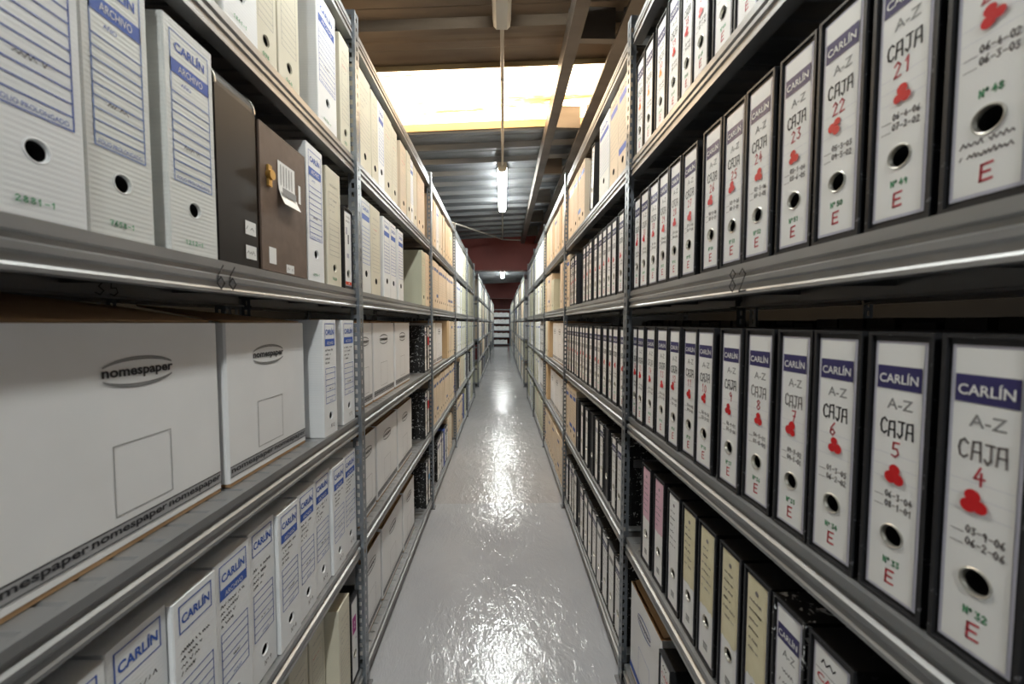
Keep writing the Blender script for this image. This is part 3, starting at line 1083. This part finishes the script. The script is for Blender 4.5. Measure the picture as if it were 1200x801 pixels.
# ---- left, before the first upright
row(Lf, 0, 4, [('cream', .70, .815), ('white', .835, .952, dict(rec=.0)), ('cream', .956, 1.052, dict(rec=.012)), ('cream', 1.055, 1.163, dict(rec=.012)), ('white', 1.245, 1.385, dict(rec=0)), ('cream', 1.425, 1.515, dict(rec=.004))])
row(Lf, 0, 3, [('white', .33, .44), ('white', .443, .557, dict(h=.40, rec=0)), ('greywhite', .561, .667, dict(h=.40)), ('greywhite', .692, .807, dict(h=.395, rec=.004)), ('blackcase', .811, .941, dict(rec=.006)), ('browncase', .946, 1.166, dict(rec=.004)),
                ('white', 1.17, 1.276, dict(rec=.004, h=.40)), ('cream', 1.298, 1.41, dict(rec=.004)), ('one', 1.432, 1.515, dict(rec=.002, h=.29))])
row(Lf, 0, 2, [('logo', .435, .857, dict(rec=.045, flap=.05, rot=.008)), ('logo', .864, 1.208, dict(rec=.04, flap=.03)), ('listedband', 1.245, 1.34, dict(rec=0, h=.375, rot=-.02)), ('listedband', 1.402, 1.512, dict(rec=.004, h=.375))])
ed = [.346, .447, .557, .664, .768, .878, .981, 1.085, 1.187, 1.297, 1.403, 1.516]
row(Lf, 0, 1, [('listed' if i in (0, 1, 2, 3, 5) else 'listedband', a, b, dict(h=.368 + .004 * (i % 3 - 1), rec=.004 + .004 * (i % 3))) for i, (a, b) in enumerate(zip(ed, ed[1:]))])
row(Lf, 0, 0, [('cream', .98, 1.09, dict(rec=.06)), ('cream', 1.095, 1.205, dict(rec=.05)), ('cream', 1.21, 1.32, dict(rec=.05)), ('cream', 1.325, 1.425), ('magenta', 1.434, 1.514, dict(h=.33))])
# ---- the same rows carried on beside and behind the viewer
row(Lf, 0, 4, seq(.03, ['cream', 'white', 'cream', 'cream', 'white', 'cream'], .107))
row(Lf, 0, 3, seq(.03, ['white', 'greywhite'], .145))
row(Lf, 0, 2, [('logo', .04, .425, dict(rec=.04))])
row(Lf, 0, 1, seq(.03, ['listedband', 'listed'], .15))
row(Lf, 0, 0, seq(.03, ['cream'] * 8, .114))
row(Rt, 0, 4, seq(.03, ['caja'] * 6, .09))
row(Rt, 0, 3, seq(.03, ['caja'] * 3, .10))
row(Rt, 0, 2, seq(.03, ['caja'] * 3, .10))
row(Rt, 0, 1, seq(.03, ['yellowtop', 'whitetop', 'yellowtop', 'marbled', 'whitetop'], .09))
row(Rt, 0, 0, [('bluelogo', .04, .40), ('bluelogo', .42, .78), ('redtitle', .83, .915), ('redtitle', .96, 1.045)])
# ---- left, between the first and second upright
row(Lf, 1, 4, seq(1.595, ['cream', 'cream', 'white', 'cream', 'cream', None, 'buff', 'cream', 'white', 'cream', 'buff', 'buff'], [.15, .09, .095, .13, .105, .06, .13, .095, .09, .1, .115, .125]))
row(Lf, 1, 3, [('greywhite', 1.595, 1.71), ('cream', 1.715, 1.845), ('white', 1.89, 2.0, dict(rec=0)), ('white', 2.003, 2.112), ('white', 2.15, 2.262, dict(rec=0)), ('green', 2.775, 2.9, dict(rec=0)), ('buff', 2.903, 3.055)])
row(Lf, 1, 2, [('logo', 1.60, 1.80, dict(rec=.03)), ('logo', 1.81, 2.155, dict(rec=.03)), ('logo', 2.175, 2.515, dict(rec=.03)), ('marbled', 2.875, 2.958), ('redtag', 2.963, 3.045)])
row(Lf, 1, 1, [('logo', 1.60, 1.825, dict(rec=.03)), ('logo', 1.84, 2.195, dict(rec=.03)), ('logo', 2.21, 2.555, dict(rec=.03)), ('casebind', 2.86, 2.945), ('redtag', 2.95, 3.04)])
row(Lf, 1, 0, [('logo', 1.60, 1.88, dict(rec=.03)), ('logo', 1.90, 2.29, dict(rec=.03)), ('logo', 2.31, 2.6, dict(rec=.03)), ('marbled', 2.87, 2.953), ('bluetag', 2.957, 3.04)])
# ---- left, the next three bays
row(Lf, 2, 4, seq(3.14, ['buff', 'buff', 'white', 'cream', 'buff', 'buff', None, 'tan', 'tan', 'tan', 'tan'], [.13, .12, .12, .12, .12, .12, .05, .15, .14, .14, .14]))
row(Lf, 2, 3, seq(3.14, ['creamblue'] * 11 + ['buff'], .119))
row(Lf, 2, 2, [('logo', 3.16, 3.50, dict(rec=.03)), ('logo', 3.52, 3.86, dict(rec=.03))] + seq(4.05, ['tan', 'buff', 'creamblue', 'buff'], [.15, .13, .12, .12]))
row(Lf, 2, 1, seq(3.14, ['creamblue'] * 13, .1105))
row(Lf, 2, 0, seq(3.36, ['marbled', 'plain', 'casebind', 'plain', 'blueback', 'plain', 'casebind', 'buff', 'cream', 'buff'], [.1, .085, .09, .085, .09, .085, .09, .12, .12, .12]))
row(Lf, 3, 4, seq(4.69, ['white', 'white', 'white', 'cream', 'white', 'white', 'white', 'cream', 'cream', 'green', 'cream', 'green'], .117))
row(Lf, 3, 3, seq(4.72, ['tan', None, 'white', 'white', 'white', 'green', 'white', 'green', 'green', 'green', 'green', 'green'], [.13, .04] + [.117] * 12))
row(Lf, 3, 2, seq(4.69, ['buff', 'cream', 'white', 'white', 'white', 'white', 'green', 'white', 'green', 'white', 'green', 'green'], .117))
row(Lf, 3, 1, seq(4.70, ['blueback', None, 'blank', 'blank', 'plain', None, 'buff', 'cream', 'buff', 'cream', 'green', 'white'], [.085, .1, .09, .09, .085, .1, .12, .12, .12, .12, .12, .12]))
row(Lf, 3, 0, seq(4.69, ['creamblue'] * 7 + [None, 'blueback', 'blueback', None, 'green'], [.115] * 7 + [.04, .085, .085, .15, .12]))
row(Lf, 4, 4, seq(6.24, ['white', 'white', 'cream', 'green', 'cream', 'green', 'green', 'cream', 'green', 'green'], .135))
row(Lf, 4, 3, seq(6.24, ['white', 'green', 'green', 'green', 'green', 'cream', 'green', 'green', 'green', 'green'], .135))
row(Lf, 4, 2, seq(6.24, ['white', 'green', 'green', 'green', 'white', 'green', 'green', 'green', 'white', 'green'], .135))
row(Lf, 4, 1, seq(6.24, ['redback', 'redback', 'plain', 'blank', 'plain', None, 'plain', 'green', 'green', 'cream', 'white'], [.085, .085, .085, .085, .085, .2, .085, .13, .13, .13, .13]))
row(Lf, 4, 0, seq(6.24, ['blank', 'plain', 'blueback', 'plain', 'plain', None, 'white', 'cream', 'green', 'green'], [.09, .085, .085, .085, .085, .12, .13, .13, .13, .13]))

# ---- right, before the first upright
def bf(far, w=.085, **k):
    return (far - w, far, k)
for n, far, w in ((20, .449, .085), (21, .541, .085), (22, .632, .085), (23, .722, .085), (24, .815, .086), (25, .902, .084), (26, .988, .084), (27, 1.106, .086), (28, 1.188, .08), (29, 1.27, .08), (30, 1.355, .083), (31, 1.44, .083), (32, 1.517, .074)):
    if n: row(Rt, 0, 3, [('caja', far - w, far, dict(num=n))])
for n, far, w in ((4, .437, .085), (5, .529, .085), (6, .622, .086), (7, .706, .082), (8, .804, .088), (9, .893, .085), (10, 1.003, .088), (11, 1.09, .084), (12, 1.172, .08), (13, 1.275, .088), (14, 1.37, .087), (15, 1.45, .078), (16, 1.518, .066)):
    row(Rt, 0, 2, [('caja', far - w, far, dict(num=n, h=.355))])
for n, far, w in ((33, .70, .085), (34, .79, .085), (35, .878, .085), (36, .969, .086), (37, 1.062, .086), (38, 1.14, .077), (39, 1.228, .085), (40, 1.328, .085), (41, 1.432, .085), (42, 1.517, .082)):
    row(Rt, 0, 4, [('caja', far - w, far, dict(num=n, blob=ORANGE if n >= 40 else None))])
for st, far, w in (('redtitle', .612, .085), ('marbled', .698, .08), ('yellowtop', .785, .083), ('yellowtop', .877, .084), ('yellowtop', .975, .084), ('yellowtop', 1.068, .084), ('whitetop', 1.165, .085), ('pinktop', 1.275, .085), ('pinktop', 1.385, .085)):
    row(Rt, 0, 1, [(st, far - w, far, dict(h=.352, rec=.006))])
row(Rt, 0, 0, [('redtitle', 1.105, 1.192, dict(rec=0)), ('bluelogo', 1.20, 1.50, dict(rec=.012, flap=.035, h=.36))])
# ---- right, between the first and second upright
row(Rt, 1, 4, [('creamblue', 1.60, 1.735), ('creamblue', 1.74, 1.87), ('greywhite', 1.874, 2.06), ('whitetop', 2.20, 2.285, dict(lean=-.12, z=2.118)), ('creamblue', 2.43, 2.545), ('creamblue', 2.55, 2.66), ('creamblue', 2.664, 2.80), ('creamblue', 2.804, 3.03)])
row(Rt, 1, 3, [('caja', a, a + .082, dict(rec=r)) for a, r in ((1.625, .0), (1.745, .004), (1.83, .004), (1.915, .004), (2.0, .004), (2.10, .004), (2.21, 0), (2.31, .006), (2.395, .004), (2.66, 0), (2.765, 0), (2.85, .004))] + [('creamblue', 2.94, 3.055)])
row(Rt, 1, 2, [('caja', a, a + w, dict(h=.35)) for a, w in ((1.60, .082), (1.70, .088), (1.79, .07), (1.885, .085), (1.99, .085), (2.085, .075), (2.185, .085), (2.29, .085), (2.385, .08), (2.48, .085), (2.575, .085), (2.665, .085), (2.78, .085), (2.87, .085), (2.96, .085))])
row(Rt, 1, 1, [('marbled', 1.60, 1.685, dict(rec=0)), ('casebind', 1.70, 1.78), ('blank', 1.83, 1.91), ('marbled', 1.93, 2.01), ('plain', 2.03, 2.11), ('blank', 2.14, 2.22), ('plain', 2.26, 2.345), ('plain', 2.40, 2.485), ('blank', 2.55, 2.635), ('creamblue', 2.66, 2.78), ('creamblue', 2.785, 2.91), ('creamblue', 2.915, 3.04)])
row(Rt, 1, 0, seq(1.60, ['casebind', 'plain', 'casebind', 'plain', 'marbled', 'plain', 'plain', 'marbled', 'blank', 'plain', 'casebind', 'casebind', 'plain'], .1075))
# ---- right, the next three bays
row(Rt, 2, 4, seq(3.14, ['buff', 'buff', 'tan', 'buff', 'creamblue', 'tan', 'buff', 'tan', 'tan'], [.12, .12, .12, .15, .16, .14, .16, .18, .18]))
row(Rt, 2, 3, [('creamblue', 3.14, 3.28), ('buff', 3.283, 3.41), ('green', 3.80, 4.0, dict(rec=-.003, h=.30)), ('buff', 4.02, 4.16), ('creamblue', 4.165, 4.30), ('buff', 4.31, 4.45), ('tan', 4.455, 4.58)])
row(Rt, 2, 2, [('logo', 3.15, 3.42, dict(rec=.02)), ('logo', 3.43, 3.69, dict(rec=.02)), ('logo', 3.70, 4.03, dict(rec=.02)), ('tan', 4.2, 4.34, dict(rec=.0)), ('cream', 4.35, 4.47), ('cream', 4.475, 4.59)])
row(Rt, 2, 1, [('logo', 3.15, 3.50, dict(rec=.02)), ('logo', 3.52, 3.86, dict(rec=.02)), ('logo', 3.88, 4.20, dict(rec=.02)), ('tan', 4.35, 4.5)])
row(Rt, 2, 0, seq(3.14, ['creamblue', 'buff', 'creamblue', 'buff', 'buff', 'creamblue', 'buff', 'creamblue', 'buff', 'buff', 'creamblue'], .13))
row(Rt, 3, 4, seq(4.69, ['buff', 'white', 'white', 'white', 'cream', 'white', 'white', 'white', 'white', 'green'], .14))
row(Rt, 3, 3, seq(4.69, ['green', 'green', 'blank', 'plain', 'cream', 'cream', 'white', 'cream', 'green', 'white', 'green'], [.12, .12, .09, .085, .14, .14, .14, .14, .14, .14, .14]))
row(Rt, 3, 2, seq(4.69, ['plain'] * 6 + ['white', 'white', 'green', 'white', 'green', 'cream'], [.087] * 6 + [.145] * 6))
row(Rt, 3, 1, [('logo', 4.70, 5.03, dict(rec=.02)), ('logo', 5.05, 5.38, dict(rec=.02))] + seq(5.42, ['white', 'green', 'white', 'cream', 'green'], .14))
row(Rt, 3, 0, seq(4.69, ['buff', 'green', 'green', 'green', 'cream', 'green', 'buff', 'green', 'green', 'green'], .14))
for lv, base in ((4, 'white'), (3, 'green'), (2, 'white'), (1, 'green'), (0, 'green')):
    row(Rt, 4, lv, seq(6.24, [base if R.random() < .55 else R.choice(['green', 'white', 'cream']) for _ in range(10)], .142))
# ---- beyond the red beams
for sa, nb, bk in ((S2A, 5, 5), (S3A, 4, 10)):
    for side in (Lf, Rt):
        for b in range(nb):
            for lv in range(5):
                y = sa + b * BAY + .04
                if side == Lf and lv <= 2 and R.random() < .65 or R.random() < .12:
                    st = R.choices(['blank', 'plain', 'redback', 'blueback', 'cream'], [4, 3, 1, 1, 1], k=11)
                elif R.random() < .3:
                    st = R.choices(['tan', 'buff', 'cream', 'white'], [2, 3, 2, 1], k=11)
                else:
                    st = R.choices(['green', 'white', 'cream', 'buff'], [3, 3, 2, 1], k=11)
                row(side, bk + b, lv, seq(y, st, .13))

# ---- next aisles, seen through the gaps over the boxes
def behind(side, front, y0, y1, w, lev, st, h):
    y = y0
    while y + w < y1:
        sp = dict(style=st, y0=y, y1=y + w, side=side, bay=0 if y < 1.5 else 1, lev=lev, seed=len(SPECS) + 11, h=h + R.uniform(-.01, .01), lod=2, rec=front - (LEFT if side < 0 else RIGHT) + .05, kind=KIND.get(st, 'lever_arch_binder'), behind=True)
        SPECS.append(sp)
        y += w + R.uniform(.004, .02)


behind(Rt, BR, .55, 1.5, .085, 2, 'blank', .375)
behind(Rt, BR, 1.6, 3.0, .085, 2, 'blank', .375)
behind(Rt, BR, .55, 1.5, .12, 1, 'tan', .385)
behind(Lf, BL, .55, 1.5, .30, 2, 'logo', .35)
behind(Lf, BL, 1.62, 3.0, .30, 2, 'logo', .35)
behind(Lf, BL, .55, 1.5, .14, 1, 'cream', .385)

# ordinal of every thing on its shelf, then build: 300 of a kind as things, nearest first
rows = {}
for sp in SPECS:
    rows.setdefault((sp['side'], sp['bay'], sp['lev'], bool(sp.get('behind'))), []).append(sp)
for (side, bay, lev, bh), sps in rows.items():
    sps.sort(key=lambda s: s['y0'])
    sd = 'left-hand' if side < 0 else 'right-hand'
    for i, sp in enumerate(sps):
        if bh:
            sp['where'] = '%s of those glimpsed behind the %s %s shelf%s' % (ORD[i + 1], SHELF[lev], sd, '' if bay == 0 else ' past the upright')
        elif bay == 0:
            sp['where'] = '%s before the first %s upright, %s shelf' % (ORD[len(sps) - i], sd, SHELF[lev])
        else:
            sp['where'] = '%s past the %s %s upright, %s shelf' % (ORD[i + 1], ORD[bay + (0 if bay < 5 else 1)], sd, SHELF[lev])
MAX = 300
mass = {}
for kind in MAKE:
    S = sorted([s for s in SPECS if s['kind'] == kind], key=lambda s: (s['y0'] + (3 if s.get('behind') else 0)))
    for n, sp in enumerate(S):
        if n >= MAX:
            sp['lod'] = 2
            o = MAKE[kind](sp)
            place(o, sp)
            mass.setdefault(kind, []).append(o)
            continue
        o = MAKE[kind](sp)
        place(o, sp)
        look = LOOK[sp['style']]
        if sp.get('behind'):
            look = {'blank': 'black binder', 'logo': 'white carton', 'tan': 'tan box', 'cream': 'cream box'}[sp['style']]
        if sp.get('num'):
            look = 'black binder labelled CAJA %d in red' % sp['num']
            if sp['lev'] == 4: look = 'black binder with %s-blotted white label' % ('orange' if sp.get('blob') else 'red')
        elif sp['style'] == 'caja':
            look = 'black binder with small red blot'
        grp = {'archive_box': 'archive boxes', 'lever_arch_binder': 'lever arch binders', 'storage_carton': 'storage cartons', 'document_case': 'document cases'}[kind]
        tag(o, look + ', ' + sp['where'], CATS[kind], '%s on the %s %s shelves' % (grp, SHELF[sp['lev']], 'left-hand' if sp['side'] < 0 else 'right-hand'))
for kind, obs in mass.items():
    bpy.context.view_layer.update()
    mb = MB()
    for o in obs:
        M = o.matrix_world
        me = o.data
        off = len(mb.v)
        mb.v.extend(tuple(M @ v.co) for v in me.vertices)
        idx = [mb.mi(q) for q in me.materials]
        for p in me.polygons:
            mb.f.append(tuple(off + i for i in p.vertices))
            mb.m.append(idx[p.material_index])
        bpy.data.objects.remove(o)
    nm = {'archive_box': 'distant_archive_boxes', 'lever_arch_binder': 'distant_binders'}.get(kind, 'distant_cartons')
    tag(mb.build(nm), 'rows of %s far down both sides of the aisle beyond the red beams' % nm.split('_', 1)[1].replace('_', ' '), 'boxes', kind='stuff')

# ------------------------------------------------------------------ far end of the aisle
FY = 25.45
fr = link('end_shelving_rack', None)
tag(fr, 'shelving rack closing the far end of the aisle, filled with white boxes', 'shelving')
fr.location = (-.06, FY, 0)
flev = [.12, .56, 1.0, 1.44, 1.88, 2.36]
for x in (-.56, .52):
    for y in (0, .4):
        m = MB(); m.box(x, x + .04, y, y + .04, 0, 2.42, POSTSTEEL); m.build('upright', fr)
for z in flev:
    m = MB(); m.box(-.52, .52, .0, .44, z - .05, z, DARKSTEEL); m.build('shelf', fr)
fb = None
for lv, z in enumerate(flev[:5]):
    x = -.50
    i = 0
    while x + .10 < .51:
        h = .25 + .03 * ((lv + i) % 3) * .5
        if not (lv == 0 and i >= 8):
            if fb is None:
                m = MB(); m.box(-.05, .05, -.0, .3, 0, 1, WHITE)
                m.box(-.035, .035, -.002, -.0005, .35, .85, PAPER)
                fb = m.build('document_box')
                o = fb
            else:
                o = fb.copy()
                COL.objects.link(o)
            o.location = (fr.location.x + x + .055, FY + .03 + .01 * ((i * 7 + lv) % 3), z + .0005)
            o.scale = (.98, 1, h)
            tag(o, 'white box on the end rack, %s from the left on the %s shelf' % (ORD[i + 1], SHELF[lv]), 'box', 'white boxes on the end rack')
        x += .108
        i += 1

# ------------------------------------------------------------------ camera, world, output
cam = bpy.data.cameras.new('camera')
cam.sensor_width = 36
cam.lens = 460 / 1200 * 36
cam.clip_start = .02
cam.dof.use_dof = True
cam.dof.focus_distance = 2.3
cam.dof.aperture_fstop = 3.6
co = link('camera', cam)
co.location = (0, 0, EYE)
pitch, yaw, roll = math.radians(2.776), math.radians(1.367), math.radians(0.083)
co.rotation_euler = (Matrix.Rotation(-yaw, 4, 'Z') @ Matrix.Rotation(PI / 2 - pitch, 4, 'X') @ Matrix.Rotation(roll, 4, 'Z')).to_euler()
sc.camera = co
wd = bpy.data.worlds.new('world')
sc.world = wd
wd.use_nodes = True
wd.node_tree.nodes['Background'].inputs[0].default_value = (.9, .95, 1, 1)
wd.node_tree.nodes['Background'].inputs[1].default_value = .3
sc.view_settings.view_transform = 'Standard'
sc.view_settings.look = 'None'
sc.view_settings.gamma = 1
sc.view_settings.use_curve_mapping = False
sc.view_settings.exposure = 0.95
sc.cycles.use_denoising = True
sc.cycles.max_bounces = 8
sc.cycles.diffuse_bounces = 5
sc.cycles.sample_clamp_indirect = 6
